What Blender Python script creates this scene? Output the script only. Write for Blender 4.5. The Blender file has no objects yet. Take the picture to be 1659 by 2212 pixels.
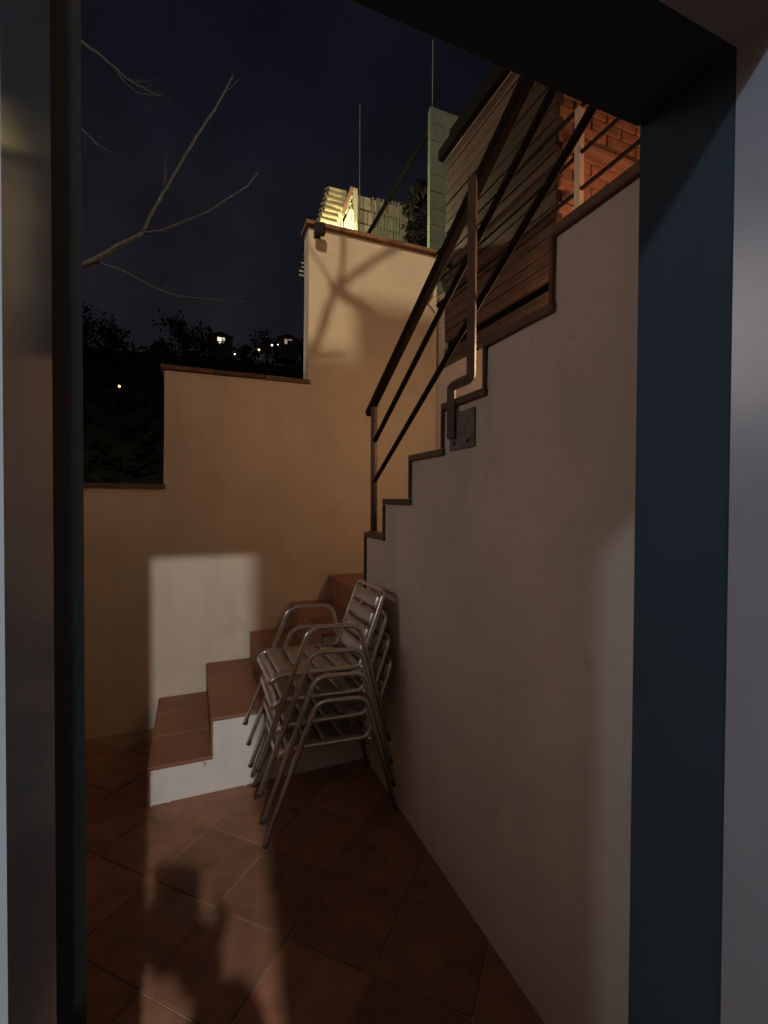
import bpy, bmesh, math, random
from mathutils import Vector, Matrix
random.seed(7)
C = bpy.context.scene.collection
D = bpy.data
PI = math.pi

# ------------------------------------------------------------------ camera
cd = D.cameras.new('camera'); cam = D.objects.new('camera', cd); C.objects.link(cam)
cd.sensor_fit = 'HORIZONTAL'; cd.sensor_width = 36.0; cd.lens = 36.0 * 1000 / 1659
cd.shift_y = -.0040; cd.clip_start = 0.01; cd.clip_end = 1500
YAW, PITCH, ROLL = math.radians(22.5), math.radians(-.92), math.radians(0.27)
fwd = Vector((math.sin(YAW) * math.cos(PITCH), math.cos(YAW) * math.cos(PITCH), math.sin(PITCH)))
cam.matrix_world = Matrix.Translation((0, 0, 1.55)) @ (fwd.to_track_quat('-Z', 'Y').to_matrix().to_4x4()) @ Matrix.Rotation(ROLL, 4, 'Z')
bpy.context.scene.camera = cam

# ------------------------------------------------------------------ world: clear night over a lit valley
w = D.worlds.new('World'); bpy.context.scene.world = w; w.use_nodes = True
nt = w.node_tree; N = nt.nodes; L = nt.links
bg = N['Background']
tc = N.new('ShaderNodeTexCoord'); sx = N.new('ShaderNodeSeparateXYZ'); L.new(tc.outputs['Generated'], sx.inputs[0])
mr = N.new('ShaderNodeMapRange'); L.new(sx.outputs['Z'], mr.inputs[0]); mr.inputs[1].default_value = 0.0; mr.inputs[2].default_value = 1.0
cr = N.new('ShaderNodeValToRGB'); L.new(mr.outputs[0], cr.inputs[0])
cr.color_ramp.elements[0].position = 0.0; cr.color_ramp.elements[0].color = (.0172, .0165, .0196, 1)
cr.color_ramp.elements[1].position = 0.85; cr.color_ramp.elements[1].color = (.0040, .0043, .0078, 1)
e = cr.color_ramp.elements.new(0.42); e.color = (.0090, .0090, .0124, 1)
e = cr.color_ramp.elements.new(0.66); e.color = (.0052, .0054, .0090, 1)
no = N.new('ShaderNodeTexNoise'); no.inputs['Scale'].default_value = 3.0; no.inputs['Detail'].default_value = 4
L.new(tc.outputs['Generated'], no.inputs['Vector'])
mr2 = N.new('ShaderNodeMapRange'); L.new(no.outputs[0], mr2.inputs[0]); mr2.inputs[1].default_value = .3; mr2.inputs[2].default_value = .7
mr2.inputs[3].default_value = .55; mr2.inputs[4].default_value = 1.3
mx = N.new('ShaderNodeVectorMath'); mx.operation = 'SCALE'; L.new(cr.outputs[0], mx.inputs[0]); L.new(mr2.outputs[0], mx.inputs['Scale'])
L.new(mx.outputs[0], bg.inputs[0]); bg.inputs[1].default_value = 1.0

# ------------------------------------------------------------------ lamps (all but the added side fill stand in the place)
def lamp(name, loc, power, col, rad):
    l = D.lights.new(name, 'POINT'); l.energy = power; l.color = col; l.shadow_soft_size = rad
    o = D.objects.new(name, l); o.location = loc; C.objects.link(o); return o
lamp('street_lamp_light', (-2.35, -4.5, 10.7), 3050, (1.0, .80, .49), .16)       # street lamp behind the house
lamp('hall_ceiling_light', (.02, -1.31, 2.455), 285, (.98, .93, .89), .019)      # hall lamp behind the photographer
lamp('stair_lamp_light', (1.68, 1.90, 2.30), 17, (1.0, .56, .28), .14)           # wall lamp low in the stairwell behind the stepped wall
lamp('side_fill_light', (-4.2, 3.1, 3.3), 116, (1.0, .84, .81), .9)         # added soft fill from past the left side, lifts the stair wall
lamp('neighbour_terrace_light', (1.60, 4.72, 4.22), 78, (1.0, .87, .46), .04)  # lamp on the neighbour's terrace
lamp('hall_side_light', (-1.0, -.314, 2.60), 25, (.72, .86, 1.0), .03)        # second hall lamp, left of the door
lamp('brick_wall_light', (2.45, 1.55, 2.98), 14, (1.0, .46, .25), .06)

sc = bpy.context.scene
sc.view_settings.view_transform = 'Standard'; sc.view_settings.look = 'None'; sc.view_settings.exposure = 0; sc.view_settings.gamma = 1
sc.view_settings.use_curve_mapping = False
sc.render.engine = 'CYCLES'; sc.cycles.use_denoising = True; sc.cycles.max_bounces = 8
sc.cycles.sample_clamp_indirect = 3.0

# ------------------------------------------------------------------ materials
def mat(name, col, rough=.8, metal=0, var=.12, scale=6, bump=0, bscale=60, emit=None, objvar=0, spec=.5, stain=None, stretch=None, drip=0):
    m = D.materials.new(name); m.use_nodes = True
    t = m.node_tree; n = t.nodes; k = t.links; b = n['Principled BSDF']
    b.inputs['Roughness'].default_value = rough; b.inputs['Metallic'].default_value = metal
    b.inputs['Specular IOR Level'].default_value = spec
    if emit:
        b.inputs['Base Color'].default_value = (*col, 1)
        b.inputs['Emission Color'].default_value = (*emit[0], 1); b.inputs['Emission Strength'].default_value = emit[1]
        return m
    g = n.new('ShaderNodeNewGeometry'); vec = g.outputs['Position']
    if stretch:
        mp = n.new('ShaderNodeMapping'); mp.inputs['Scale'].default_value = stretch; k.new(vec, mp.inputs[0]); vec = mp.outputs[0]
    ns = n.new('ShaderNodeTexNoise'); ns.inputs['Scale'].default_value = scale; ns.inputs['Detail'].default_value = 6; k.new(vec, ns.inputs['Vector'])
    r = n.new('ShaderNodeMapRange'); k.new(ns.outputs[0], r.inputs[0]); r.inputs[1].default_value = .3; r.inputs[2].default_value = .7
    r.inputs[3].default_value = 1 - var; r.inputs[4].default_value = 1 + var
    v = r.outputs[0]
    if objvar:
        oi = n.new('ShaderNodeObjectInfo'); r2 = n.new('ShaderNodeMapRange'); k.new(oi.outputs['Random'], r2.inputs[0])
        r2.inputs[3].default_value = 1 - objvar; r2.inputs[4].default_value = 1 + objvar
        mm = n.new('ShaderNodeMath'); mm.operation = 'MULTIPLY'; k.new(v, mm.inputs[0]); k.new(r2.outputs[0], mm.inputs[1]); v = mm.outputs[0]
    sc_ = n.new('ShaderNodeVectorMath'); sc_.operation = 'SCALE'; sc_.inputs[0].default_value = col; k.new(v, sc_.inputs['Scale'])
    out = sc_.outputs[0]
    if stain:
        n2 = n.new('ShaderNodeTexNoise'); n2.inputs['Scale'].default_value = stain[1]; n2.inputs['Detail'].default_value = 3; k.new(g.outputs['Position'], n2.inputs['Vector'])
        r3 = n.new('ShaderNodeMapRange'); k.new(n2.outputs[0], r3.inputs[0]); r3.inputs[1].default_value = stain[2]; r3.inputs[2].default_value = stain[2] + .08
        r3.inputs[3].default_value = 0; r3.inputs[4].default_value = stain[3]
        mi = n.new('ShaderNodeMix'); mi.data_type = 'RGBA'; k.new(r3.outputs[0], mi.inputs[0]); k.new(out, mi.inputs[6]); mi.inputs[7].default_value = (*stain[0], 1)
        out = mi.outputs[2]
    if drip:
        mp2 = n.new('ShaderNodeMapping'); mp2.inputs['Scale'].default_value = (7, 7, 1.3); k.new(g.outputs['Position'], mp2.inputs[0])
        n3 = n.new('ShaderNodeTexNoise'); n3.inputs['Scale'].default_value = 1.0; n3.inputs['Detail'].default_value = 5; k.new(mp2.outputs[0], n3.inputs['Vector'])
        r4 = n.new('ShaderNodeMapRange'); k.new(n3.outputs[0], r4.inputs[0]); r4.inputs[1].default_value = .52; r4.inputs[2].default_value = .75
        r4.inputs[3].default_value = 1; r4.inputs[4].default_value = 1 - drip
        s4 = n.new('ShaderNodeVectorMath'); s4.operation = 'SCALE'; k.new(out, s4.inputs[0]); k.new(r4.outputs[0], s4.inputs['Scale']); out = s4.outputs[0]
    k.new(out, b.inputs['Base Color'])
    rr = n.new('ShaderNodeMapRange'); k.new(ns.outputs[0], rr.inputs[0]); rr.inputs[3].default_value = max(0, rough - .08); rr.inputs[4].default_value = min(1, rough + .08)
    k.new(rr.outputs[0], b.inputs['Roughness'])
    if bump:
        nb = n.new('ShaderNodeTexNoise'); nb.inputs['Scale'].default_value = bscale; nb.inputs['Detail'].default_value = 5; k.new(vec, nb.inputs['Vector'])
        bp = n.new('ShaderNodeBump'); bp.inputs['Strength'].default_value = bump; bp.inputs['Distance'].default_value = .004
        k.new(nb.outputs[0], bp.inputs['Height']); k.new(bp.outputs[0], b.inputs['Normal'])
    return m
M = {}
M['plaster'] = mat('cream_plaster', (.60, .525, .43), .88, var=.05, scale=3, bump=.5, bscale=70, stain=((.44, .38, .31), 2.6, .62, .35), drip=.08)
M['plaster2'] = mat('stair_wall_plaster', (.58, .505, .43), .85, var=.09, scale=2.2, bump=.7, bscale=45, stain=((.36, .31, .26), 9, .69, .6), drip=.09)
M['white'] = mat('white_render', (.66, .64, .60), .85, var=.05, scale=5, bump=.4, bscale=80, stain=((.30, .27, .24), 16, .68, .7), drip=.10)
M['tile'] = mat('terracotta_floor_tile', (.25, .120, .070), .55, var=.22, scale=9, bump=.5, bscale=26, objvar=.22, stain=((.10, .045, .028), 7.5, .62, .5))
M['tread'] = mat('terracotta_stair_tile', (.27, .115, .062), .6, var=.12, scale=7, bump=.3, bscale=40, objvar=.08)
M['grout'] = mat('pale_grout', (.36, .25, .18), .9, var=.2, scale=20)
M['coping'] = mat('brown_clay_coping', (.115, .068, .045), .8, var=.3, scale=14, bump=.6, bscale=60, objvar=.2)
M['coping2'] = mat('red_clay_coping', (.24, .13, .075), .8, var=.3, scale=14, bump=.6, bscale=60, objvar=.2)
M['frame'] = mat('dark_blue_grey_frame', (.036, .055, .072), .7, var=.05, scale=12, bump=.05, bscale=120, spec=.10)
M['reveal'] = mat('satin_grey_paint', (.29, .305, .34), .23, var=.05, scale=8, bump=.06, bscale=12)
M['revealshade'] = mat('satin_grey_paint_shaded', (.085, .100, .115), .11, var=.05, scale=8, bump=.015, bscale=12, spec=.45)  # shaded copy of the grey reveal paint, darkened for the left side
M['inner'] = mat('grey_blue_hall_paint', (.075, .085, .09), .9, var=.03, scale=3)
M['room'] = mat('dark_room_paint', (.09, .088, .085), .9, var=.03, scale=3)
M['dark'] = mat('dark_painted_steel', (.045, .035, .03), .45, metal=.2, var=.2, scale=20)
M['railpost'] = mat('brown_painted_steel', (.13, .09, .075), .55, var=.15, scale=16, bump=.2)
M['rail'] = mat('dark_brown_handrail', (.013, .009, .008), .75, metal=0, spec=.15, var=.25, scale=20)
M['zinc'] = mat('weathered_zinc', (.15, .15, .14), .6, metal=.3, var=.35, scale=22, bump=.3)
M['wood'] = mat('weathered_brown_plank', (.075, .040, .029), .72, var=.42, scale=5, bump=.8, bscale=18, objvar=.32, stretch=(6, .9, 9))
M['wooddark'] = mat('dark_timber_trim', (.007, .006, .005), .95, spec=.05, var=.3, scale=9, stretch=(6, 1, 6))
M['black'] = mat('black_plastic', (.012, .011, .010), .5, var=.1)
M['matte'] = mat('matte_black_paint', (.007, .007, .006), .95, var=.1, spec=.05)
M['ivy'] = mat('dark_ivy', (.010, .009, .008), .9, var=.4, spec=.1)
M['lens'] = mat('lamp_glass', (.02, .02, .02), .12, var=.1)
M['alu'] = mat('brushed_aluminium', (.78, .77, .76), .24, metal=.9, var=.06, scale=20)
M['slat'] = mat('scratched_aluminium_slat', (.60, .58, .56), .38, metal=.85, var=.10, scale=14, bump=.15, bscale=90)
M['rubber'] = mat('black_rubber', (.02, .02, .02), .8, var=.1)
M['brick'] = mat('orange_clay_brick', (.32, .165, .10), .85, var=.25, scale=14, bump=.7, bscale=40, objvar=.14)
M['mortar'] = mat('mortar', (.24, .13, .085), .9, var=.15)
M['blockm'] = mat('grey_green_block', (.080, .100, .088), .9, var=.15, scale=8, bump=.6, bscale=40, objvar=.1)
M['stone'] = mat('pale_stone_block', (.38, .35, .27), .9, var=.25, scale=8, bump=.8, bscale=25, objvar=.18)
M['rooftile'] = mat('pale_roof_tile', (.52, .46, .28), .8, var=.25, scale=12, bump=.6, bscale=30, objvar=.12)
M['whitewood'] = mat('white_painted_timber', (.78, .74, .62), .6, var=.08, scale=12, bump=.2)
M['sheet'] = mat('ribbed_sheet', (.17, .175, .125), .6, var=.2, scale=10, objvar=.1)
M['bark'] = mat('pale_bark', (.042, .038, .041), .9, var=.35, scale=30, bump=.2, bscale=30)
M['darkbark'] = mat('dark_bark', (.05, .045, .04), .9, var=.3, scale=10)
M['leaf'] = mat('dark_foliage', (.022, .03, .018), .8, var=.4, scale=3)
M['scrub'] = mat('night_scrub', (.009, .012, .008), .9, var=.4, scale=3)
M['ground'] = mat('dark_soil_and_scrub', (.018, .018, .014), .95, var=.4, scale=.3)
M['skin'] = mat('skin', (.50, .30, .22), .55, var=.06)
M['cloth'] = mat('dark_knit', (.03, .035, .05), .9, var=.15, scale=60, bump=.4, bscale=300)
M['jeans'] = mat('denim', (.04, .06, .12), .9, var=.15, scale=60)
M['hair'] = mat('dark_hair', (.02, .015, .01), .6, var=.3, scale=90)
M['facade'] = mat('pale_house_wall', (.05, .047, .045), .9, var=.08, scale=.6)
M['clayroof'] = mat('clay_roof', (.03, .018, .014), .9, var=.2, scale=1)
M['litwhite'] = mat('lit_window_white', (.8, .8, .7), emit=((1, .93, .75), 1.1))
M['litpink'] = mat('lit_wall_pink', (.8, .6, .5), emit=((1, .66, .5), .32))
M['litorange'] = mat('lit_bulb_orange', (.8, .6, .3), emit=((1, .55, .18), 6))
M['litbulb'] = mat('lit_bulb_white', (.8, .8, .7), emit=((1, .86, .62), 6))

# ------------------------------------------------------------------ helpers
def tag(o, label=None, cat=None, group=None, kind=None):
    if label: o['label'] = label
    if cat: o['category'] = cat
    if group: o['group'] = group
    if kind: o['kind'] = kind
    return o
def link(name, me, m=None, parent=None, loc=None):
    o = D.objects.new(name, me)
    if m and me is not None and not me.materials: me.materials.append(m)
    C.objects.link(o)
    if parent: o.parent = parent
    if loc: o.location = loc
    return o
def thing(name, label, cat, loc=(0, 0, 0), group=None, rz=0):
    o = D.objects.new(name, None); C.objects.link(o); o.location = loc; o.rotation_euler.z = rz
    o.empty_display_size = .1
    return tag(o, label, cat, group)
def mesh(name, verts, faces, smooth=False):
    me = D.meshes.new(name); me.from_pydata([tuple(v) for v in verts], [], faces)
    if smooth: me.polygons.foreach_set('use_smooth', [True] * len(me.polygons))
    return me
def bm_mesh(name, bm, smooth=False):
    bmesh.ops.recalc_face_normals(bm, faces=bm.faces)
    me = D.meshes.new(name); bm.to_mesh(me); bm.free()
    if smooth: me.polygons.foreach_set('use_smooth', [True] * len(me.polygons))
    return me
def addbox(bm, lo, hi, bev=0, rot=None, piv=None):
    c = [(a + b) / 2 for a, b in zip(lo, hi)]; s = [b - a for a, b in zip(lo, hi)]
    r = bmesh.ops.create_cube(bm, size=1.0)
    vs = r['verts']
    bmesh.ops.scale(bm, vec=s, verts=vs)
    if bev:
        es = list({e_ for v_ in vs for e_ in v_.link_edges})
        r2 = bmesh.ops.bevel(bm, geom=es, offset=bev, segments=1, affect='EDGES')
        vs = list({v_ for f_ in r2['faces'] for v_ in f_.verts} | {v_ for v_ in vs if v_.is_valid})
    if rot: bmesh.ops.rotate(bm, verts=vs, cent=(0, 0, 0), matrix=rot)
    bmesh.ops.translate(bm, vec=c, verts=vs)
def box(name, lo, hi, m, parent=None, bev=0, rot=None):
    "a box object whose origin is its centre"
    c = Vector([(a + b) / 2 for a, b in zip(lo, hi)]); h = [(b - a) / 2 for a, b in zip(lo, hi)]
    bm = bmesh.new(); addbox(bm, [-x for x in h], h, bev, rot)
    return link(name, bm_mesh(name, bm), m, parent, c - (parent.location if parent else Vector((0, 0, 0))))
def prism(name, pts, axis, a, b, m, parent=None, bev=0):
    "extrude a 2D outline along axis ('x': pts are (y,z); 'y': pts are (x,z))"
    def V(p, t): return (t, p[0], p[1]) if axis == 'x' else (p[0], t, p[1])
    n = len(pts); vs = [V(p, a) for p in pts] + [V(p, b) for p in pts]
    fs = [list(range(n)), list(range(2 * n - 1, n - 1, -1))] + [[i, (i + 1) % n, n + (i + 1) % n, n + i] for i in range(n)]
    bm = bmesh.new(); bv = [bm.verts.new(v) for v in vs]
    for f in fs: bm.faces.new([bv[i] for i in f])
    if bev: bmesh.ops.bevel(bm, geom=list(bm.edges), offset=bev, segments=2, affect='EDGES')
    return link(name, bm_mesh(name, bm), m, parent)
def tube_bm(bm, pts, rad, seg=10, closed=False, cap=True):
    "sweep a circle along points; rad may be a list"
    P = [Vector(p) for p in pts]; n = len(P)
    R = rad if isinstance(rad, (list, tuple)) else [rad] * n
    rings = []; up = None
    for i in range(n):
        if closed: t = (P[(i + 1) % n] - P[i - 1]).normalized()
        else: t = (P[min(i + 1, n - 1)] - P[max(i - 1, 0)]).normalized()
        if up is None:
            up = t.cross(Vector((0, 0, 1)))
            if up.length < .01: up = t.cross(Vector((0, 1, 0)))
            up.normalize()
        up = (up - t * up.dot(t)).normalized(); s = t.cross(up)
        rings.append([bm.verts.new(P[i] + (up * math.cos(a) + s * math.sin(a)) * R[i]) for a in [2 * PI * j / seg for j in range(seg)]])
    for i in range(n if closed else n - 1):
        A, B = rings[i], rings[(i + 1) % n]
        for j in range(seg): bm.faces.new((A[j], A[(j + 1) % seg], B[(j + 1) % seg], B[j]))
    if not closed and cap:
        bm.faces.new(rings[0][::-1]); bm.faces.new(rings[-1])
def tube(name, pts, rad, m, parent=None, seg=10, closed=False):
    bm = bmesh.new(); off = parent.location if parent else Vector((0, 0, 0))
    tube_bm(bm, [Vector(p) - off for p in pts], rad, seg, closed)
    return link(name, bm_mesh(name, bm, True), m, parent)
def fillet(pts, r, n=6, closed=False):
    "round the inner corners of a polyline"
    P = [Vector(p) for p in pts]; out = []; N_ = len(P)
    for i, p in enumerate(P):
        if not closed and i in (0, N_ - 1): out.append(p); continue
        a = (P[i - 1] - p); b = (P[(i + 1) % N_] - p); la, lb = a.length, b.length
        a.normalize(); b.normalize(); ang = a.angle(b); d = min(r / math.tan(ang / 2), la * .49, lb * .49)
        s, e_ = p + a * d, p + b * d
        for k in range(n + 1):
            t = k / n; out.append(s * (1 - t) ** 2 + p * 2 * t * (1 - t) + e_ * t * t)
    return out
def pieces(name, lo, hi, axis, step, m, parent, gap=.003, bev=.003, jit=.0015):
    "split a long slab into separate tiles along an axis"
    n = max(1, round((hi[axis] - lo[axis]) / step)); s = (hi[axis] - lo[axis]) / n
    h = [(b - a) / 2 for a, b in zip(lo, hi)]; h[axis] = s / 2 - gap / 2
    bm = bmesh.new(); addbox(bm, [-x for x in h], h, bev); me = bm_mesh(name, bm); me.materials.append(m)
    for i in range(n):
        c = Vector([(a + b) / 2 for a, b in zip(lo, hi)]); c[axis] = lo[axis] + s * (i + .5)
        c += Vector((random.uniform(-jit, jit), random.uniform(-jit, jit), random.uniform(-jit, jit)))
        o = link(name, me, None, parent, c - (parent.location if parent else Vector((0, 0, 0))))
        o.rotation_euler = [random.uniform(-.004, .004) for _ in range(3)]

# ------------------------------------------------------------------ ground and hill
def hz(x, y):
    from mathutils import noise
    t = min(max((y - 9) / 46, 0), 1); z = 17.6 * (t * .75 + .25 * t * t)
    if y > 55: z -= (y - 55) * .05
    if y > 8: z += (1.2 * noise.noise(Vector((x * .05, y * .05, 0))) + .5 * noise.noise(Vector((x * .2, y * .2, 3)))) * min(1, (y - 8) / 15)
    return z - .35
xs = [-600, -300, -150, -80] + [-60 + 3 * i for i in range(41)] + [80, 150, 300, 600]
ys = [-400, -200, -80, -30, -10, 0, 4] + [7 + 2.5 * i for i in range(30)] + [90, 120, 200, 400, 900]
vs = [(x, y, hz(x, y)) for y in ys for x in xs]; nx = len(xs)
fs = [(j * nx + i, j * nx + i + 1, (j + 1) * nx + i + 1, (j + 1) * nx + i) for j in range(len(ys) - 1) for i in range(nx - 1)]
tag(link('hillside', mesh('hillside', vs, fs, True), M['ground']), kind='structure')

# ------------------------------------------------------------------ courtyard floor: diagonal terracotta tiles
floor = tag(box('courtyard_floor', (-2.6, .43, -.30), (2.2, 3.65, -.007), M['grout']), kind='structure')
hs = .1617
bm = bmesh.new(); addbox(bm, (-hs, -hs, -.0125), (hs, hs, 0), .0025); tme = bm_mesh('floor_tile', bm); tme.materials.append(M['tile'])
S2 = .33 * math.sqrt(2)
for i in range(-8, 12):
    for j in range(-12, 10):
        a = 1.78 + S2 * (i + .5); b = 2.40 + S2 * (j + .5); x, y = (b - a) / 2, (a + b) / 2
        if -2.35 < x < 1.05 and .66 < y < 3.45 and not (x > -.05 and y > 2.86):
            o = link('floor_tile', tme, None, floor, Vector((x, y, random.uniform(-.0012, .0008))) - floor.location)
            o.rotation_euler = (random.uniform(-.002, .002), random.uniform(-.002, .002), PI / 4 + random.randrange(4) * PI / 2)

# ------------------------------------------------------------------ back wall with stepped copings
bw = thing('courtyard_wall', 'tall cream plastered courtyard wall with a stepped top and tiled coping', 'wall', (0, 3.5, 0))
o = prism('wall', [(-3.2, -.3), (1.93, -.3), (1.93, 3.64), (.82, 3.64), (.82, 2.44), (-.176, 2.44), (-.176, 1.63), (-3.2, 1.63)], 'y', 0, .15, M['plaster'], bw, bev=.006)
pieces('coping_tile', (-3.2, 3.475, 1.632), (-.166, 3.675, 1.660), 0, .30, M['coping'], bw)
pieces('coping_tile', (-.196, 3.475, 2.442), (.832, 3.675, 2.472), 0, .30, M['coping'], bw)
pieces('coping_tile', (.796, 3.470, 3.642), (1.925, 3.68, 3.674), 0, .28, M['coping2'], bw)

# ------------------------------------------------------------------ first flight along the back wall
st = thing('staircase', 'terracotta stair with white side rising beside the cream wall', 'staircase', (-.2, 2.6, 0))
TR = [(-.2, .2), (.1, .4), (.4, .595), (.7, .785), (1.0, .975)]
pts = [(-.2, -.02)]
for i, (x, z) in enumerate(TR):
    pts.append((x, (TR[i - 1][1] if i else 0) - .02 if i else -.02)); pts.append((x, z - .02))
pts = pts[1:] + [(1.93, .955), (1.93, -.02)]
o = prism('stair_side', [(p[0] + .2, p[1]) for p in pts], 'y', 0, .898, M['white'], st)
for i, (x, z) in enumerate(TR):
    x2 = TR[i + 1][0] if i + 1 < len(TR) else 1.92
    z0 = TR[i - 1][1] if i else 0
    ysp = [2.588, 2.92, 3.24, 3.498]
    for q in range(3):
        nx_ = 1 if i < 4 else 3
        for k in range(nx_):
            xa = x - .014 if k == 0 else x + (x2 - x) * k / nx_ + .0015; xb = x + (x2 - x) * (k + 1) / nx_ - .0015
            box('tread_tile', (xa, ysp[q] + .001, z - .0195), (xb, ysp[q + 1] - .002, z + random.uniform(-.001, .0005)), M['tread'], st, bev=.003)
        box('riser_tile', (x - .011, (ysp[q] if q else 2.6) + .001, z0 + .002), (x - .0005, ysp[q + 1] - .002, z - .021), M['tread'], st)

# second flight behind the stair wall, rising towards the house
s2 = thing('upper_staircase', 'upper flight of terracotta steps hidden behind the stepped wall', 'staircase', (.97, 2.6, 0))
prof = [2.60, 2.31, 1.985, 1.677, 1.38, 1.05]
zz = [1.16, 1.35, 1.55, 1.74, 1.93, 2.13]
for i in range(6):
    y1 = prof[i]; y0 = prof[i + 1] if i < 5 else .45
    box('step', (1.117, y0 + .001, -.02), (1.928, y1, zz[i] - .021), M['white'], s2)
    box('tread_tile', (1.118, y0 + .012, zz[i] - .02), (1.927, y1 + .012, zz[i]), M['tread'], s2, bev=.003)

# ------------------------------------------------------------------ stepped stair wall on the right
rw = thing('stair_wall', 'grey brown plastered wall on the right with a stepped top under the railing', 'wall', (.965, .43, 0))
Z = [1.363, 1.558, 1.766, 1.950, 2.120, 2.335]
outl = [(2.60, -.02)]
for i in range(6): outl += [(prof[i], Z[i] - .024), ((prof[i + 1] if i < 5 else .45), Z[i] - .024)]
outl += [(.45, -.02)]
o = prism('wall', [(p[0] - .43, p[1]) for p in outl], 'x', 0, .15, M['plaster2'], rw, bev=.004)
for i in range(6):
    y1 = prof[i]; y0 = prof[i + 1] if i < 5 else .45
    pieces('coping_tile', (.950, y0 - (.004 if i < 5 else 0), Z[i] - .023), (1.130, y1 + .014, Z[i] + .005), 1, .31, M['coping'], rw, jit=.0008)
    zb = Z[i - 1] + .007 if i else .98
    box('riser_tile', (.952, y1 + .0012, zb), (1.128, y1 + .0135, Z[i] - .0245), M['coping'], rw)

# ------------------------------------------------------------------ far stair wall, timber cladding and brick house beyond
hb = thing('clad_building', 'building beside the stair clad in weathered brown planks with a brick end wall', 'building', (1.93, 2.1, 0))
def rel(p, o): return Vector(p) - o.location
box('plaster_wall', (1.93, .44, -.02), (2.10, 3.64, 2.66), M['plaster'], hb, bev=.004)
box('plaster_wall', (1.945, 3.392, 2.662), (2.10, 3.62, 3.3), M['plaster'], hb)
box('core', (1.99, 2.16, 2.662), (4.6, 3.385, 4.60), M['mortar'], hb)
box('base_board', (1.925, 2.115, 2.664), (1.985, 3.388, 2.690), M['coping'], hb)
box('beam', (1.935, 2.115, 2.693), (1.985, 3.388, 2.795), M['wood'], hb, bev=.003)
box('shadow_gap', (1.978, 2.115, 2.797), (1.9885, 3.388, 2.868), M['matte'], hb)  # shade of the recess painted as a matte black backing strip
z = 2.872; k = 0
while z < 4.36:
    h = .066 + .028 * random.random()
    h = min(h, 4.385 - z)
    if h > .03:
        x0 = 1.938 + random.uniform(0, .010)
        box('plank', (x0, 2.113 + random.uniform(-.004, .004), z), (1.987, 3.388 + random.uniform(-.004, .004), z + h - .006), M['wood'], hb, bev=.003)
    z += h
box('roof_edge', (1.885, 1.2, 4.37), (1.935, 3.42, 4.455), M['wooddark'], hb, bev=.004)
box('roof_slab', (2.021, 1.2, 4.605), (4.8, 3.47, 4.70), M['wooddark'], hb)
# brick end wall, courses laid one by one
box('brick_backing', (1.952, 2.122, 2.664), (4.6, 2.158, 4.60), M['mortar'], hb)
bm = bmesh.new(); addbox(bm, (-.117, -.012, -.029), (.117, .012, .029), .004); bme = bm_mesh('brick', bm); bme.materials.append(M['brick'])
for r_ in range(26):
    for c_ in range(7):
        x = 2.072 + .244 * c_ + (.122 if r_ % 2 else 0); zc = 2.70 + .069 * r_
        o = link('brick', bme, None, hb, Vector((x, 2.112 + random.uniform(-.003, .003), zc)) - hb.location)
for k in range(5):
    box('ledge', (1.97, 2.035, 2.98 + .30 * k), (4.4, 2.098, 3.005 + .30 * k), M['mortar'], hb)
# orange-lit lamp bracket is out of view above

# upper landing railing on the far side of the stair
ur = thing('landing_railing', 'thin railing with a pale post in front of the orange brick wall', 'railing', (1.88, 1.9, 2.66))
box('post', (1.865, 1.87, 2.662), (1.903, 1.905, 3.62), M['plaster'], ur, bev=.003)
for zr in (3.385, 3.195):
    tube('rail', [(1.884, .9, zr), (1.884, 3.42, zr - .01)], .0105, M['rail'], ur, 8)
tube('rail', [(1.884, .9, 3.625), (1.884, 3.42, 3.615)], .012, M['rail'], ur, 8)
box('bracket', (1.89, 3.39, 3.17), (1.94, 3.43, 3.20), M['rail'], ur)

# ------------------------------------------------------------------ stair railing on the stepped wall
sr = thing('stair_railing', 'dark handrail with two thinner rails and brown posts climbing the stepped wall', 'railing', (.985, 2.54, 1.363))
def RP(y, z): return (.985, y, z)
hand = bmesh.new()
a, b = Vector(RP(2.625, 2.075)), Vector(RP(.60, 3.235))
d = (b - a).normalized(); L_ = (b - a).length
rotm = Matrix.Rotation(math.atan2(d.z, -d.y) * -1, 3, 'X')
addbox(hand, (-.022, -L_ / 2, -.021), (.022, L_ / 2, .021), .007, rotm)
link('handrail', bm_mesh('handrail', hand), M['rail'], sr, (a + b) / 2 - sr.location)
tube('rail', [RP(2.52, 1.905), RP(.60, 3.06)], .0135, M['rail'], sr, 10)
tube('rail', [RP(2.52, 1.670), RP(.60, 2.80)], .0125, M['rail'], sr, 10)
tube('post', [RP(2.535, 1.37), RP(2.535, 2.10)], .020, M['railpost'], sr, 14)
tube('base_plate', [RP(2.535, 1.3685), RP(2.535, 1.376)], .035, M['railpost'], sr, 14)
p2 = fillet([(.945, 1.452, 2.73), (.945, 1.452, 2.005), (.945, 1.592, 2.005), (.945, 1.592, 1.80)], .012, 3)
bm = bmesh.new(); tube_bm(bm, [Vector(p) - sr.location for p in p2], .0205, 4); link('post', bm_mesh('post', bm), M['railpost'], sr)
box('mounting_plate', (.9560, 1.45, 1.755), (.9645, 1.625, 1.90), M['zinc'], sr, bev=.002)
tube('post', [RP(.72, 2.345), RP(.72, 3.16)], .020, M['railpost'], sr, 14)
for yy in (1.49, 1.585):
    tube('bolt', [(.9558, yy, 1.78), (.9505, yy, 1.78)], .007, M['dark'], sr, 6)

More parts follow.
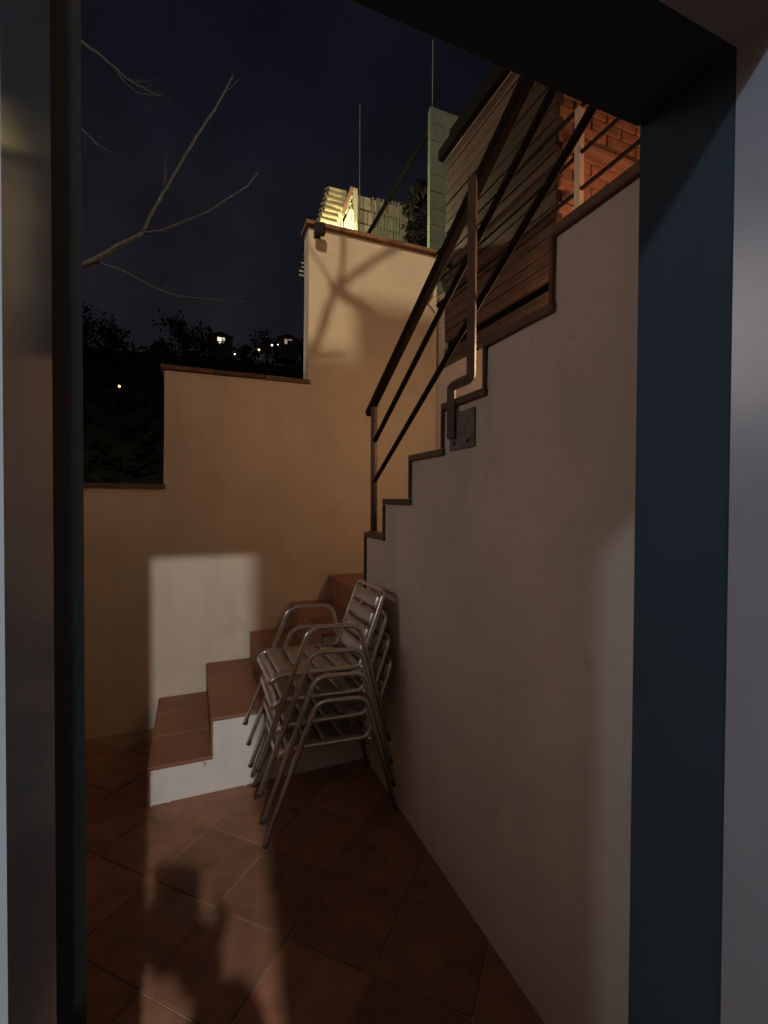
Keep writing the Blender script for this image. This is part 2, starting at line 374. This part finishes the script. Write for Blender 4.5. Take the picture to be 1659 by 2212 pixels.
# ------------------------------------------------------------------ flood lights on the back wall
def flood(name, label, x, z, tilt, y=3.475):
    t = thing(name, label, 'floodlight', (x, y, z), 'small floodlights under the wall coping')
    bm = bmesh.new(); R_ = Matrix.Rotation(tilt, 3, 'X'); addbox(bm, (-.042, -.075, -.045), (.042, -.035, .045), .012, R_)
    link('housing', bm_mesh('housing', bm), M['black'], t)
    bm = bmesh.new(); addbox(bm, (-.030, -.0785, -.032), (.030, -.0752, .032), .001, R_)
    link('lens', bm_mesh('lens', bm), M['lens'], t)
    bm = bmesh.new(); addbox(bm, (-.018, -.036, -.010), (.018, .024, .008)); addbox(bm, (-.026, .018, -.028), (.026, .0245, .028))
    link('bracket', bm_mesh('bracket', bm), M['black'], t)
flood('floodlight', 'square black floodlight at the upper left corner of the cream wall', .885, 3.585, .15)
flood('floodlight', 'black floodlight in the corner where the cream wall meets the planks', 1.884, 3.457, -.2, 3.30)
cb = tube('cable', fillet([(1.892, 3.47, 3.45), (1.893, 3.485, 3.38), (1.86, 3.488, 3.36), (1.885, 3.488, 3.30), (1.845, 3.488, 3.245), (1.83, 3.488, 3.22), (1.87, 3.488, 3.19), (1.905, 3.485, 3.15)], .02, 4), .0042, M['dark'])
tag(cb, 'thin black cable looping down the wall corner below the floodlight', 'cable')

# ------------------------------------------------------------------ house, doorway and hall behind the camera
hs_ = thing('house', 'house with the open doorway the view looks out of', 'house', (0, .43, 0))
def hbx(n, lo, hi, m, bev=0): return box(n, lo, hi, m, hs_, bev)
X0, X1, ZL = -.0795, .5310, 2.030
hbx('front_wall', (-3.0, .2500, -.02), (X0 - .012, .425, 2.68), M['inner'])
hbx('front_wall', (X1 + .012, .262, -.02), (3.2, .425, 2.68), M['inner'])
hbx('front_wall', (X0 - .011, .262, ZL + .012), (X1 + .011, .425, 2.68), M['inner'])
# satin reveal and dark outer frame
hbx('reveal', (X0 - .011, .2484, .021), (X0 + .0040, .3255, ZL + .011), M['revealshade'])
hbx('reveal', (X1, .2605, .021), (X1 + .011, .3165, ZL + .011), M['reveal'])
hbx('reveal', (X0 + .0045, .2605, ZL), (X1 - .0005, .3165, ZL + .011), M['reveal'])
hbx('door_frame', (X0 - .05, .3262, .021), (X0, .432, ZL + .05), M['frame'], .002)
hbx('door_frame', (X1, .3172, .021), (X1 + .05, .432, ZL + .05), M['frame'], .002)
hbx('door_frame', (X0 + .0025, .3172, ZL), (X1 - .0025, .432, ZL + .05), M['frame'], .002)
hbx('outer_wall', (-3.0, .4255, -.02), (X0 - .052, .45, 5.45), M['plaster'])
hbx('outer_wall', (X1 + .052, .4255, -.02), (3.2, .4495, 5.45), M['plaster'])
hbx('outer_wall', (X0 - .051, .4255, ZL + .052), (X1 + .051, .4492, 5.45), M['plaster'])
hbx('roof', (-.16, -3.2, 5.452), (3.2, .452, 6.03), M['clayroof'])
hbx('roof', (-3.0, -3.2, 5.452), (-.165, .451, 5.757), M['clayroof'])
hbx('hall_floor', (-3.0, -3.2, -.02), (3.2, .26, .020), M['tread'])
hbx('hall_ceiling', (-3.0, -3.2, 2.681), (3.2, .42, 2.75), M['room'])
hbx('hall_wall', (-2.7, -3.2, .021), (-2.6, .260, 2.68), M['room'])
hbx('hall_wall', (1.5, -3.2, .021), (1.6, .260, 2.68), M['room'])
hbx('hall_wall', (-2.599, -3.2, .021), (1.499, -3.1, 2.68), M['room'])
hbx('partition', (.096, -.44, .021), (1.499, -.38, 2.68), M['room'])
cl = thing('ceiling_lamp', 'bare bulb holder hanging from the hall ceiling', 'ceiling lamp', (.02, -1.31, 2.68))
tube('holder', [(.02, -1.31, 2.68), (.02, -1.31, 2.55)], .018, M['whitewood'], cl, 12)
tube('rose', [(.02, -1.31, 2.68), (.02, -1.31, 2.665)], .045, M['whitewood'], cl, 16)

sw = thing('side_blocker', 'unseen plastered wall added on the left to block low light, out of sight behind the door frame', 'wall', (-1.55, 2, 0))  # added out of view to keep the side fill off the stair wall's foot
box('wall', (-1.62, .452, -.3), (-1.47, 3.498, 1.78), M['plaster'], sw, bev=.004)
# street lamp behind the house
sl = thing('street_lamp', 'tall street lamp standing behind the house', 'street lamp', (-2.9, -5.0, -.35))
tube('pole', fillet([(-2.9, -5.0, -.35), (-2.9, -5.0, 10.95), (-2.35, -4.5, 11.0)], .3, 6), .06, M['dark'], sl, 12)
box('lamp_head', (-2.55, -4.65, 10.90), (-2.15, -4.35, 11.02), M['dark'], sl, .02)

# ------------------------------------------------------------------ stacked aluminium arm chairs
def chair(name, label, base, first=None):
    if first:
        r = first.copy(); C.objects.link(r); r.location = base; r['label'] = label
        for ch in first.children:
            c = ch.copy(); C.objects.link(c); c.parent = r
        return r
    t = thing(name, label, 'chair', (0, 0, 0), 'aluminium arm chairs in the stack by the stair')
    # chair faces -x; local origin under the middle of the seat
    def arm(s):
        y = .225 * s
        return fillet([(-.388, .238 * s, .008), (-.152, y, .612), (.090, y, .600), (.256, .215 * s, .010)], .075, 8)
    for s in (-1, 1):
        P_ = arm(s); cut = len(P_) // 2
        tube('leg', P_, .0125, M['alu'], t, 12)
        tube('foot_cap', [(-.389, .238 * s, 0), (-.383, .238 * s, .016)], .0135, M['rubber'], t, 10)
        tube('foot_cap', [(.257, .215 * s, 0), (.252, .215 * s, .016)], .0135, M['rubber'], t, 10)
    # seat and back tube, one closed loop
    W = .190
    loop = [(-.325, -W, .362), (-.290, -W, .397), (.110, -W, .384), (.242, -W, .745), (.242, W, .745), (.110, W, .384), (-.290, W, .397), (-.325, W, .362)]
    bm = bmesh.new(); tube_bm(bm, fillet(loop, .05, 5, True), .0115, 10, True); link('seat_frame', bm_mesh('seat_frame', bm, True), M['alu'], t)
    # joints between seat tube and legs
    for s in (-1, 1):
        for xx, zz_ in ((-.235, .397), (.112, .389)):
            tube('joint', [(xx, .186 * s, zz_), (xx, .232 * s, zz_ + .004)], .009, M['alu'], t, 8)
    # seat slats: run across the seat, dished along their length
    def slat(name, c0, c1, w_, ny=8, dish=.010, th=.002):
        # c0, c1: (x,z) of the two long edges
        bm = bmesh.new(); rows = []
        nrm = Vector((-(c1[1] - c0[1]), 0, c1[0] - c0[0])).normalized()
        for i in range(ny + 1):
            y = -w_ + 2 * w_ * i / ny; dd = -dish * (1 - (y / w_) ** 2)
            row = []
            for e_ in range(5):
                u_ = e_ / 4; crown = .003 * (1 - (2 * u_ - 1) ** 2)
                p = Vector((c0[0] + (c1[0] - c0[0]) * u_, y, c0[1] + (c1[1] - c0[1]) * u_)) + nrm * (dd + crown)
                row.append(bm.verts.new(p))
            rows.append(row)
        for i in range(ny):
            for e_ in range(4): bm.faces.new((rows[i][e_], rows[i][e_ + 1], rows[i + 1][e_ + 1], rows[i + 1][e_]))
        me = bm_mesh(name, bm, True); o_ = link(name, me, M['slat'], t)
        so = o_.modifiers.new('s', 'SOLIDIFY'); so.thickness = th
    edges = [(-.336, -.300), (-.288, -.205), (-.193, -.110), (-.098, -.015), (-.003, .080)]
    for i, (xa, xb) in enumerate(edges):
        za = .354 if i == 0 else .405 - .003 * (i - 1); zb = .393 if i == 0 else .405 - .003 * i
        slat('seat_slat', (xa, za), (xb, zb), .186)
    q0 = Vector((.116, 0, .415)); q1 = Vector((.236, 0, .735)); dv = (q1 - q0)
    for i in range(4):
        a_ = q0 + dv * (i * .25 + .005); b_ = q0 + dv * (i * .25 + .216)
        slat('back_slat', (a_.x - .004, a_.z), (b_.x - .004, b_.z), .178, dish=-.012)
    t.location = base
    return t
lbl = ['aluminium slatted arm chair at the bottom of the stack, standing on the floor', 'second aluminium arm chair up from the floor in the stack',
       'third aluminium arm chair up, just under the top one', 'top aluminium arm chair of the stack with its slatted back in full view']
c0 = None
for i in range(4):
    base = Vector((.692 - .013 * i, 2.325 + .004 * i, .1165 * i))
    c = chair('arm_chair', lbl[i], base, c0); c0 = c0 or c
    c.rotation_euler.z = math.radians([-1.0, .6, -.4, .8][i])

# ------------------------------------------------------------------ neighbour's terrace above the back wall
nb = thing('terrace_roof', 'steep edge of pale roof tiles lit yellow beside the white porch', 'roof', (1.4, 5.0, 4.0))
nseg = 10; ra, ln_ = .062, .105
rows = [(-ra * math.cos(PI * i / nseg - .35), ra * math.sin(PI * i / nseg - .35)) for i in range(nseg + 1)]
vs = []
for xx, f_ in ((-ln_, 1.06), (ln_, .92)):
    for rr in (1.0, .80): vs += [(xx, -b_ * rr * f_, a_ * rr * f_ * -1) for a_, b_ in rows]
n1 = nseg + 1; fs = []
for i in range(nseg):
    a0, a1, b0, b1 = i, n1 + i, 2 * n1 + i, 3 * n1 + i
    fs += [(a0, a0 + 1, b0 + 1, b0), (a1, b1, b1 + 1, a1 + 1), (a0, a1, a1 + 1, a0 + 1), (b0, b0 + 1, b1 + 1, b1)]
rme = mesh('roof_tile', vs, fs, False); rme.materials.append(M['rooftile'])
for k in range(8):
    for q in range(2):
        o = link('roof_tile', rme, None, nb, (-.022 + .029 * k + random.uniform(-.004, .004), .045 * k + .11 * q, .52 + .092 * k + .05 * q))
        o.rotation_euler = (random.uniform(-.06, .06) - .15, -.05 + random.uniform(-.03, .03), random.uniform(-.06, .06) + .05)
prism('gable_board', [(.045, .45), (.075, .45), (.325, 1.16), (.290, 1.17)], 'y', .12, .17, M['mortar'], nb)
pch = thing('porch', 'white timber porch frame glowing under the tiled roof edge', 'porch', (1.70, 5.2, 4.0))
def strut(n, a_, b_, w_, m, par, dp=.03):
    a_, b_ = Vector(a_), Vector(b_); dv = b_ - a_; bm = bmesh.new(); ln = dv.length
    addbox(bm, (-w_ / 2, -dp / 2, -ln / 2), (w_ / 2, dp / 2, ln / 2), .003, Matrix.Rotation(math.atan2(dv.x, dv.z), 3, 'Y'))
    link(n, bm_mesh(n, bm), m, par, (a_ + b_) / 2 - par.location)
strut('brace', (1.610, 5.2, 4.915), (1.722, 5.2, 5.12), .045, M['whitewood'], pch)
strut('brace', (1.655, 5.2, 4.90), (1.715, 5.2, 5.03), .022, M['whitewood'], pch)
strut('brace', (1.545, 5.18, 4.70), (1.618, 5.18, 4.86), .030, M['whitewood'], pch)
tube('post', fillet([(1.728, 5.16, 4.2), (1.728, 5.16, 4.93), (1.69, 5.16, 4.925), (1.685, 5.16, 4.86)], .03, 5), .013, M['whitewood'], pch, 8)
tube('post', fillet([(1.60, 5.17, 4.2), (1.60, 5.17, 4.80), (1.575, 5.17, 4.80), (1.57, 5.17, 4.70)], .02, 5), .008, M['whitewood'], pch, 8)
prism('panel', [(-.07, .4), (.045, .4), (.045, 1.0), (.03, 1.03), (-.06, .80)], 'y', .03, .05, M['whitewood'], pch)
box('beam', (1.74, 5.20, 4.2), (1.80, 5.30, 5.22), M['stone'], pch)

tw = thing('terrace_wall', 'pale stone block wall of the terrace above, with dark joints', 'wall', (2.5, 6.6, 4.0))
box('backing', (2.14, 6.62, 3.6), (3.10, 6.72, 6.06), M['mortar'], tw)
for r_ in range(10):
    x = 2.12
    while x < 3.06:
        ww = random.choice((.19, .26, .33)); zt = 6.12 - .206 * r_ - .03 * (x - 2.1)
        zs = .012 * random.random()
        box('block', (x + .008, 6.58 + random.uniform(0, .02), zt - .19), (min(x + ww, 3.12) - .008, 6.618, zt - zs), M['stone'], tw, .006)
        x += ww
gs = thing('ribbed_screen', 'screen of narrow upright green grey slats on the terrace above the wall', 'fence', (2.8, 6.5, 4.0))
for k in range(14):
    x = 2.50 + .050 * k
    bm = bmesh.new(); addbox(bm, (-.015, -.012, -.65), (.015, .012, .65), .004, Matrix.Rotation(random.uniform(-.015, .015), 3, 'Y'))
    link('slat', bm_mesh('slat', bm), M['sheet'], gs, (x - 2.8, 0, 5.42 - 4.0 + .004 * k))
box('rail', (2.48, 6.515, 5.2), (3.18, 6.53, 5.24), M['sheet'], gs)
bh = thing('terrace_handrail', 'thick black sloping beam crossing in front of the slatted screen', 'handrail', (2.25, 5.3, 5.0))
tube('beam', [(2.235, 6.45, 5.19), (2.25, 4.25, 5.36)], .026, M['matte'], bh, 8)
tube('post', [(2.235, 6.38, 3.9), (2.235, 6.38, 5.19)], .02, M['matte'], bh, 8)
bk = thing('block_wall', 'tall grey green block wall rising behind the plank cladding', 'wall', (3.2, 4.1, 3.4))
box('backing', (2.178, 4.13, 3.0), (3.9, 4.16, 5.43), M['blockm'], bk)
for r_ in range(12):
    for c_ in range(-1, 5):
        xa = 2.175 + .33 * c_ + (.165 if r_ % 2 else 0); xb = xa + .326; zt = 5.445 - .164 * r_
        xa = max(xa, 2.175)
        if xb - xa < .05: continue
        box('block', (xa, 4.1 + random.uniform(0, .004), zt - .159), (xb, 4.128, zt), M['blockm'], bk)
def plant(name, label, cat, c, r, n, lsz, m, trunk=None, seed=1, kind_m='bark', squash=(1, 1, 1), group=None):
    rd = random.Random(seed); t = thing(name, label, cat, c, group)
    bm = bmesh.new()
    cl_ = [Vector([rd.gauss(0, .42) * r * squash[q] for q in range(3)]) for _ in range(max(4, n // 40))]
    for _ in range(n):
        p = rd.choice(cl_) + Vector([rd.gauss(0, .16) * r for _ in range(3)])
        R_ = Matrix.Rotation(rd.uniform(0, 6.28), 3, 'Z') @ Matrix.Rotation(rd.uniform(-1.2, 1.2), 3, 'X'); s = lsz * rd.uniform(.6, 1.4)
        vv = [bm.verts.new(p + R_ @ Vector(q) * s) for q in ((-.35, 0, 0), (0, -.6, .1), (.35, 0, 0), (0, .9, -.1))]
        bm.faces.new(vv)
    me = D.meshes.new('foliage'); bm.to_mesh(me); bm.free(); link('foliage', me, m, t, (0, 0, trunk or 0))
    if trunk: 
        bm = bmesh.new(); tube_bm(bm, [(0, 0, -.6), (.03 * trunk, 0, trunk * .5), (0, 0, trunk)], [r * .09, r * .06, r * .04], 7)
        for q in range(5):
            a_ = q * 1.3; tube_bm(bm, [(0, 0, trunk * .7), (r * .5 * math.cos(a_), r * .5 * math.sin(a_), trunk + r * .3)], [r * .04, r * .015], 5)
        link('trunk', bm_mesh('trunk', bm), M[kind_m], t)
    return t
plant('potted_shrub', 'dark bushy plant trailing beside the slatted screen', 'plant', (2.66, 5.3, 4.95), .40, 650, .055, M['ivy'], seed=3, squash=(.45, .8, .9))
plant('potted_shrub', 'dark climbing plant hanging under the black beam', 'plant', (2.46, 4.9, 5.10), .30, 300, .05, M['ivy'], seed=5, squash=(.25, .9, .5))
def pole(label, x, y, z0, z1, r):
    t = tube('antenna_pole', [(x, y, z0), (x, y, z1)], r, M['zinc'], None, 8); tag(t, label, 'pole', 'thin poles above the terrace')
pole('thin grey pole rising from the stone terrace wall', 2.035, 5.80, 4.2, 6.75, .007)
pole('thin grey pole rising from the top of the grey green block wall', 2.20, 4.11, 5.3, 6.1, .004)
lv = thing('louvre_shutter', 'small louvred shutter sticking out past the left edge of the high wall', 'shutter', (1.05, 4.4, 3.5))
for k in range(6):
    bm = bmesh.new(); addbox(bm, (-.09, -.02, -.006), (.12, .02, .006), 0, Matrix.Rotation(.5, 3, 'X'))
    link('slat', bm_mesh('slat', bm), M['stone'], lv, (.013 * (k % 2) - .011 * (5 - k) * -1 - .03, 0, .395 - .040 * k))
box('stile', (1.15, 4.38, 3.45), (1.19, 4.42, 3.93), M['stone'], lv)

# ------------------------------------------------------------------ bare tree in the left garden
tr = thing('bare_tree', 'bare tree with pale twigs reaching across the night sky on the left', 'tree', (-2.1, 4.3, -.3))
def limb(name, pts, r0, r1, par, m='bark', twig=0, seed=0):
    rd = random.Random(seed); P_ = [Vector(p) for p in pts]; Q = []
    for i in range(len(P_) - 1):
        for k in range(4):
            p = P_[i].lerp(P_[i + 1], k / 4); Q.append(p + Vector([rd.gauss(0, r0 * .16) for _ in range(3)]) if k else p)
    Q.append(P_[-1]); n = len(Q); off = par.location
    bm = bmesh.new(); tube_bm(bm, [q - off for q in Q], [(r0 + (r1 - r0) * i / (n - 1)) * (.85 + .25 * rd.random()) for i in range(n)], 7)
    for _ in range(twig):
        i = rd.randrange(n // 4, n - 1); q = Q[i]; dvec = (Q[i + 1] - Q[i]).normalized()
        dr = (dvec + Vector([rd.gauss(0, .6) for _ in range(3)])).normalized(); ln = rd.uniform(.08, .30)
        tube_bm(bm, [q - off, q - off + dr * ln * .5 + Vector((0, 0, .01)), q - off + dr * ln + Vector((0, 0, .03))], [r1 * .5, r1 * .35, r1 * .2], 4)
    return link(name, bm_mesh(name, bm, True), M[m], par)
limb('trunk', [(-2.1, 4.3, -.3), (-2.05, 4.28, 1.2), (-2.0, 4.3, 2.4), (-1.95, 4.3, 3.6), (-1.9, 4.3, 4.9)], .13, .07, tr)
limb('branch', [(-2.0, 4.3, 2.6), (-1.4, 4.3, 3.05), (-.892, 4.3, 3.345), (-.704, 4.3, 3.45), (-.558, 4.3, 3.591), (-.374, 4.3, 3.744)], .040, .015, tr, seed=1)
limb('branch', [(-.374, 4.3, 3.744), (-.306, 4.3, 3.914), (-.183, 4.3, 4.176), (-.058, 4.3, 4.446), (.052, 4.3, 4.676), (.184, 4.3, 4.918), (.28, 4.3, 5.132), (.338, 4.3, 5.262)], .0115, .006, tr, twig=5, seed=2)
limb('branch', [(-.374, 4.3, 3.744), (-.236, 4.3, 3.79), (-.112, 4.3, 3.873), (.127, 4.3, 4.035), (.319, 4.3, 4.216), (.457, 4.3, 4.341), (.55, 4.3, 4.491)], .0095, .003, tr, twig=2, seed=3)
limb('branch', [(-.704, 4.3, 3.442), (-.542, 4.3, 3.414), (-.408, 4.3, 3.363), (-.236, 4.3, 3.293), (-.112, 4.3, 3.271), (.015, 4.3, 3.281), (.241, 4.3, 3.29), (.437, 4.3, 3.322)], .009, .003, tr, twig=4, seed=4)
limb('branch', [(-1.9, 4.3, 4.7), (-1.3, 4.6, 5.3), (-.861, 4.6, 5.384), (-.685, 4.6, 5.291), (-.562, 4.6, 5.214), (-.437, 4.6, 5.155), (-.252, 4.6, 5.126)], .022, .004, tr, twig=9, seed=5)
limb('branch', [(-.62, 4.6, 5.25), (-.597, 4.6, 5.229), (-.527, 4.6, 5.145), (-.437, 4.6, 5.094), (-.308, 4.6, 5.108)], .007, .003, tr, twig=3, seed=6)
limb('branch', [(-1.95, 4.3, 4.2), (-1.3, 4.6, 4.7), (-.855, 4.6, 4.661), (-.736, 4.6, 4.558), (-.615, 4.6, 4.513)], .016, .003, tr, twig=3, seed=7)
# limb that reaches over the courtyard and throws its shadow on the cream wall
LP = Vector((-2.35, -4.5, 10.7))
def S(x, z, f=.17):
    q = Vector((x, 3.5, z)); return tuple(q + (LP - q) * f)
limb('branch', [(-1.93, 4.3, 3.9), (-1.3, 3.3, 4.3), (-.9, 2.9, 4.45), S(.55, 2.45), S(.74, 2.60)], .035, .024, tr, seed=8)
limb('branch', [S(.74, 2.60), S(.82, 2.68), S(.88, 2.77), S(.955, 2.98), S(1.03, 3.19)], .024, .022, tr, seed=12)
limb('branch', [S(1.03, 3.19), S(1.15, 3.31), S(1.36, 3.49), S(1.57, 3.65), S(1.80, 3.88)], .021, .016, tr, seed=9)
limb('branch', [S(1.03, 3.19), S(1.085, 3.34), S(1.10, 3.50), S(1.10, 3.72), S(1.13, 4.1)], .018, .014, tr, seed=10)
limb('branch', [S(1.02, 3.20), S(.96, 3.31), S(.85, 3.44), S(.76, 3.60)], .010, .008, tr, seed=11)
limb('branch', [S(1.02, 3.20), S(1.09, 3.17), S(1.20, 3.12), S(1.34, 3.08)], .040, .036, tr, seed=13)
limb('branch', [S(.74, 2.60), S(.80, 2.705), S(.95, 2.70), S(1.1, 2.73)], .012, .008, tr, seed=14)

# thin saplings against the dark slope
for q, (x, y, h, lb) in enumerate([(-1.95, 6.4, 3.0, 'thin pale sapling standing close behind the low part of the cream wall'), (-2.55, 9.5, 4.3, 'taller sapling behind the low wall, farther up the slope')]):
    s_ = thing('sapling', lb, 'tree', (x, y, hz(x, y)))
    limb('trunk', [(x, y, hz(x, y) - .1), (x + .03, y, 1.0), (x + .1, y, 2.0), (x + .08, y, h)], .028, .008, s_, m='darkbark', seed=20 + q)
    limb('branch', [(x + .06, y, 1.9), (x + .3, y, 1.65), (x + .45, y, 1.3)], .009, .004, s_, m='darkbark', twig=5, seed=30 + q)
    limb('branch', [(x + .08, y, 2.2), (x - .25, y, 2.8), (x - .3, y, 3.1)], .009, .004, s_, m='darkbark', twig=5, seed=40 + q)

# ------------------------------------------------------------------ trees, houses and lamps on the hillside
# scrub covering the slope
bm = bmesh.new(); rd = random.Random(4)
for _ in range(1400):
    y = rd.uniform(14, 58); x = rd.uniform(-.45, .40) * y; r = rd.uniform(.3, .9)
    p = Vector((x, y, hz(x, y) + r * .4))
    for k in range(7):
        R_ = Matrix.Rotation(rd.uniform(0, 6.28), 3, 'Z') @ Matrix.Rotation(rd.uniform(-1, 1), 3, 'X')
        q = p + Vector([rd.gauss(0, .4) * r for _ in range(3)])
        bm.faces.new([bm.verts.new(q + R_ @ Vector(t) * r * .5) for t in ((-.5, 0, 0), (0, -.6, .1), (.5, 0, 0), (0, .8, -.1))])
me = D.meshes.new('scrub'); bm.to_mesh(me); bm.free()
tag(link('scrub', me, M['scrub']), 'dark scrub covering the hillside', 'scrub', kind='stuff')
trees = [(-9.8, 54, 3.0, 2.2, 'dark bushy tree on the ridge nearest the left door frame'), (-7.6, 54, 1.9, 1.8, 'second dark tree on the ridge from the left door frame'),
         (-2.9, 52, 1.4, 1.4, 'low dark tree where the ridge dips'), (-.9, 52, 3.4, 2.4, 'tall broad dark tree on the ridge above the middle wall step'),
         (1.0, 53, 2.2, 1.7, 'dark tree just left of the lit white house'), (5.6, 54, 1.6, 1.4, 'small dark tree right of the lit white house'),
         (8.0, 55, 3.3, 2.1, 'round dark tree on the ridge above the orange lamp'), (12.5, 55, 2.4, 2.0, 'dark tree on the ridge beside the high wall edge'),
         (3.4, 56, 1.9, 1.3, 'small dark tree behind the lit white house')]
for q, (x, y, h, r, lb) in enumerate(trees):
    plant('tree', lb, 'tree', (x, y, hz(x, y)), r, 620, (.30), M['scrub'], trunk=h * .62, seed=50 + q, kind_m='darkbark', squash=(1, 1, .75), group='trees along the dark ridge')
def house(x, y, z, w_, h, lb, litm, win):
    t = thing('hill_house', lb, 'house', (x, y, z), 'lit houses on the hillside')
    box('wall', (x - w_ / 2, y, z - 1.5), (x + w_ / 2, y + 2.5, z + h), M['facade'], t)
    prism('roof', [(-w_ / 2 - .12, h + .01), (w_ / 2 + .12, h + .01), (0, h + .42)], 'y', -.15, 2.7, M['clayroof'], t)
    for (a_, b_, ww, hh) in win:
        f = box('window', (x + a_ - ww / 2, y - .03, z + b_ - hh / 2), (x + a_ + ww / 2, y - .002, z + b_ + hh / 2), litm, t)
house(2.85, 53, 18.35, 2.4, .9, 'far house on the ridge with a white lit front', M['litwhite'], [(-.12, .55, .42, .40), (.3, .58, .22, .34), (.08, .2, .5, .12)])
house(10.3, 54, 19.5, 2.2, .9, 'far house on the ridge with a dim pink lit front near the high wall', M['litpink'], [(-.28, .45, .3, .55), (.2, .7, .4, .12)])
def hlamp(x, y, z, r, m, lb):
    t = thing('hill_lamp', lb, 'street lamp', (x, y, z), 'lamps on the hillside')
    tube('pole', [(x, y + .05, hz(x, y) - .3), (x, y + .05, z)], .03, M['darkbark'], t, 6)
    bm = bmesh.new(); bmesh.ops.create_icosphere(bm, subdivisions=2, radius=r); link('bulb', bm_mesh('bulb', bm, True), m, t)
hlamp(4.30, 53, 17.5, .070, M['litbulb'], 'small white lamp below and right of the lit white house')
hlamp(6.86, 53, 18.3, .105, M['litorange'], 'bright orange lamp under the round ridge tree')
hlamp(8.28, 53, 19.0, .095, M['litbulb'], 'bright white lamp right of the orange lamp')
hlamp(8.95, 53, 19.15, .050, M['litbulb'], 'tiny white lamp beside the bright white one')
hlamp(-4.05, 32, 8.42, .065, M['litorange'], 'lone orange lamp low on the slope at the left')
hlamp(9.6, 66, 24.4, .05, M['litpink'], 'faint lamp showing over the round ridge tree')
hlamp(6.95, 53, 17.35, .035, M['litpink'], 'faint lamp below the orange lamp')

# ------------------------------------------------------------------ photographer, standing in the hall behind the camera
ph = thing('phone', 'black phone held up at the doorway', 'phone', (-.011, -.016, 1.452), rz=-YAW)
bm = bmesh.new(); addbox(bm, (-.037, -.005, -.080), (.037, .004, .080), .003); link('body', bm_mesh('body', bm), M['black'], ph)
pe = thing('person', 'person in dark clothes holding up a phone behind the doorway', 'person', (.36, -.20, .02))
def skin(name, joints, edges, m, par, sub=2, root=0):
    me = D.meshes.new(name); me.from_pydata([Vector(j[0]) - par.location for j in joints], edges, [])
    o_ = link(name, me, m, par)
    o_.modifiers.new('k', 'SKIN'); 
    for i, j in enumerate(joints):
        sv = me.skin_vertices[0].data[i]; r = j[1]; sv.radius = r if isinstance(r, tuple) else (r, r); sv.use_root = (i == root)
    s = o_.modifiers.new('d', 'SUBSURF'); s.levels = sub; s.render_levels = sub
    return o_
hx, hy = .36, -.20
J = [((hx, hy, .98), (.15, .10)), ((hx, hy, 1.15), (.13, .09)), ((hx, hy, 1.34), (.16, .10)), ((hx, hy, 1.45), (.10, .08)), ((hx, hy + .01, 1.52), .052),
     ((hx - .01, hy + .03, 1.60), (.070, .080)), ((hx - .01, hy + .03, 1.70), (.072, .088)),
     ((hx - .19, hy, 1.41), .052), ((.090, -.105, 1.16), .060), ((.056, -.075, 1.28), .060), ((.042, -.058, 1.385), .058),
     ((hx + .19, hy, 1.41), .052), ((hx + .23, hy - .02, 1.12), .042), ((hx + .22, hy + .06, .88), .03), ((hx + .22, hy + .08, .80), .03),
     ((hx - .09, hy, .88), .085), ((hx - .10, hy + .01, .50), .058), ((hx - .10, hy - .02, .12), .038), ((hx - .10, hy + .12, .065), .035),
     ((hx + .09, hy, .88), .085), ((hx + .10, hy + .01, .50), .058), ((hx + .10, hy - .02, .12), .038), ((hx + .10, hy + .12, .065), .035)]
E_ = [(0, 1), (1, 2), (2, 3), (3, 4), (4, 5), (5, 6), (3, 7), (7, 8), (8, 9), (9, 10), (3, 11), (11, 12), (12, 13), (13, 14), (0, 15), (15, 16), (16, 17), (17, 18), (0, 19), (19, 20), (20, 21), (21, 22)]
skin('body', J, E_, M['cloth'], pe)
# hand: palm behind the phone's lower part, five fingers curled round it
def F(pts, r): return [(p, r * (1 - .12 * i)) for i, p in enumerate(pts)]
palm = [((.036, -.062, 1.370), (.036, .024)), ((.022, -.046, 1.405), (.040, .017)), ((.010, -.038, 1.440), (.040, .014))]
H = list(palm); HE = [(0, 1), (1, 2)]
fin = [[(-.022, -.042, 1.470), (-.048, -.030, 1.477), (-.056, -.012, 1.477)], [(-.026, -.042, 1.451), (-.052, -.030, 1.455), (-.059, -.012, 1.455)],
       [(-.026, -.042, 1.431), (-.052, -.030, 1.433), (-.059, -.012, 1.432)], [(-.018, -.042, 1.413), (-.045, -.030, 1.412), (-.053, -.014, 1.411)],
       [(.050, -.046, 1.427), (.056, -.034, 1.453), (.044, -.028, 1.473)]]
for f in fin:
    s_ = len(H); H += F(f, .0092); HE += [(1 if f is not fin[0] and f is not fin[4] else 2, s_), (s_, s_ + 1), (s_ + 1, s_ + 2)]
skin('hand', H, HE, M['skin'], pe)
bm = bmesh.new(); bmesh.ops.create_uvsphere(bm, u_segments=20, v_segments=14, radius=.098)
for v in list(bm.verts):
    v.co.z *= 1.12; v.co.y *= 1.1
bmesh.ops.delete(bm, geom=[v for v in bm.verts if v.co.y > .035 and v.co.z < .04], context='VERTS')
hr = link('hair', bm_mesh('hair', bm, True), M['hair'], pe, Vector((hx - .01, hy + .025, 1.685)) - pe.location)
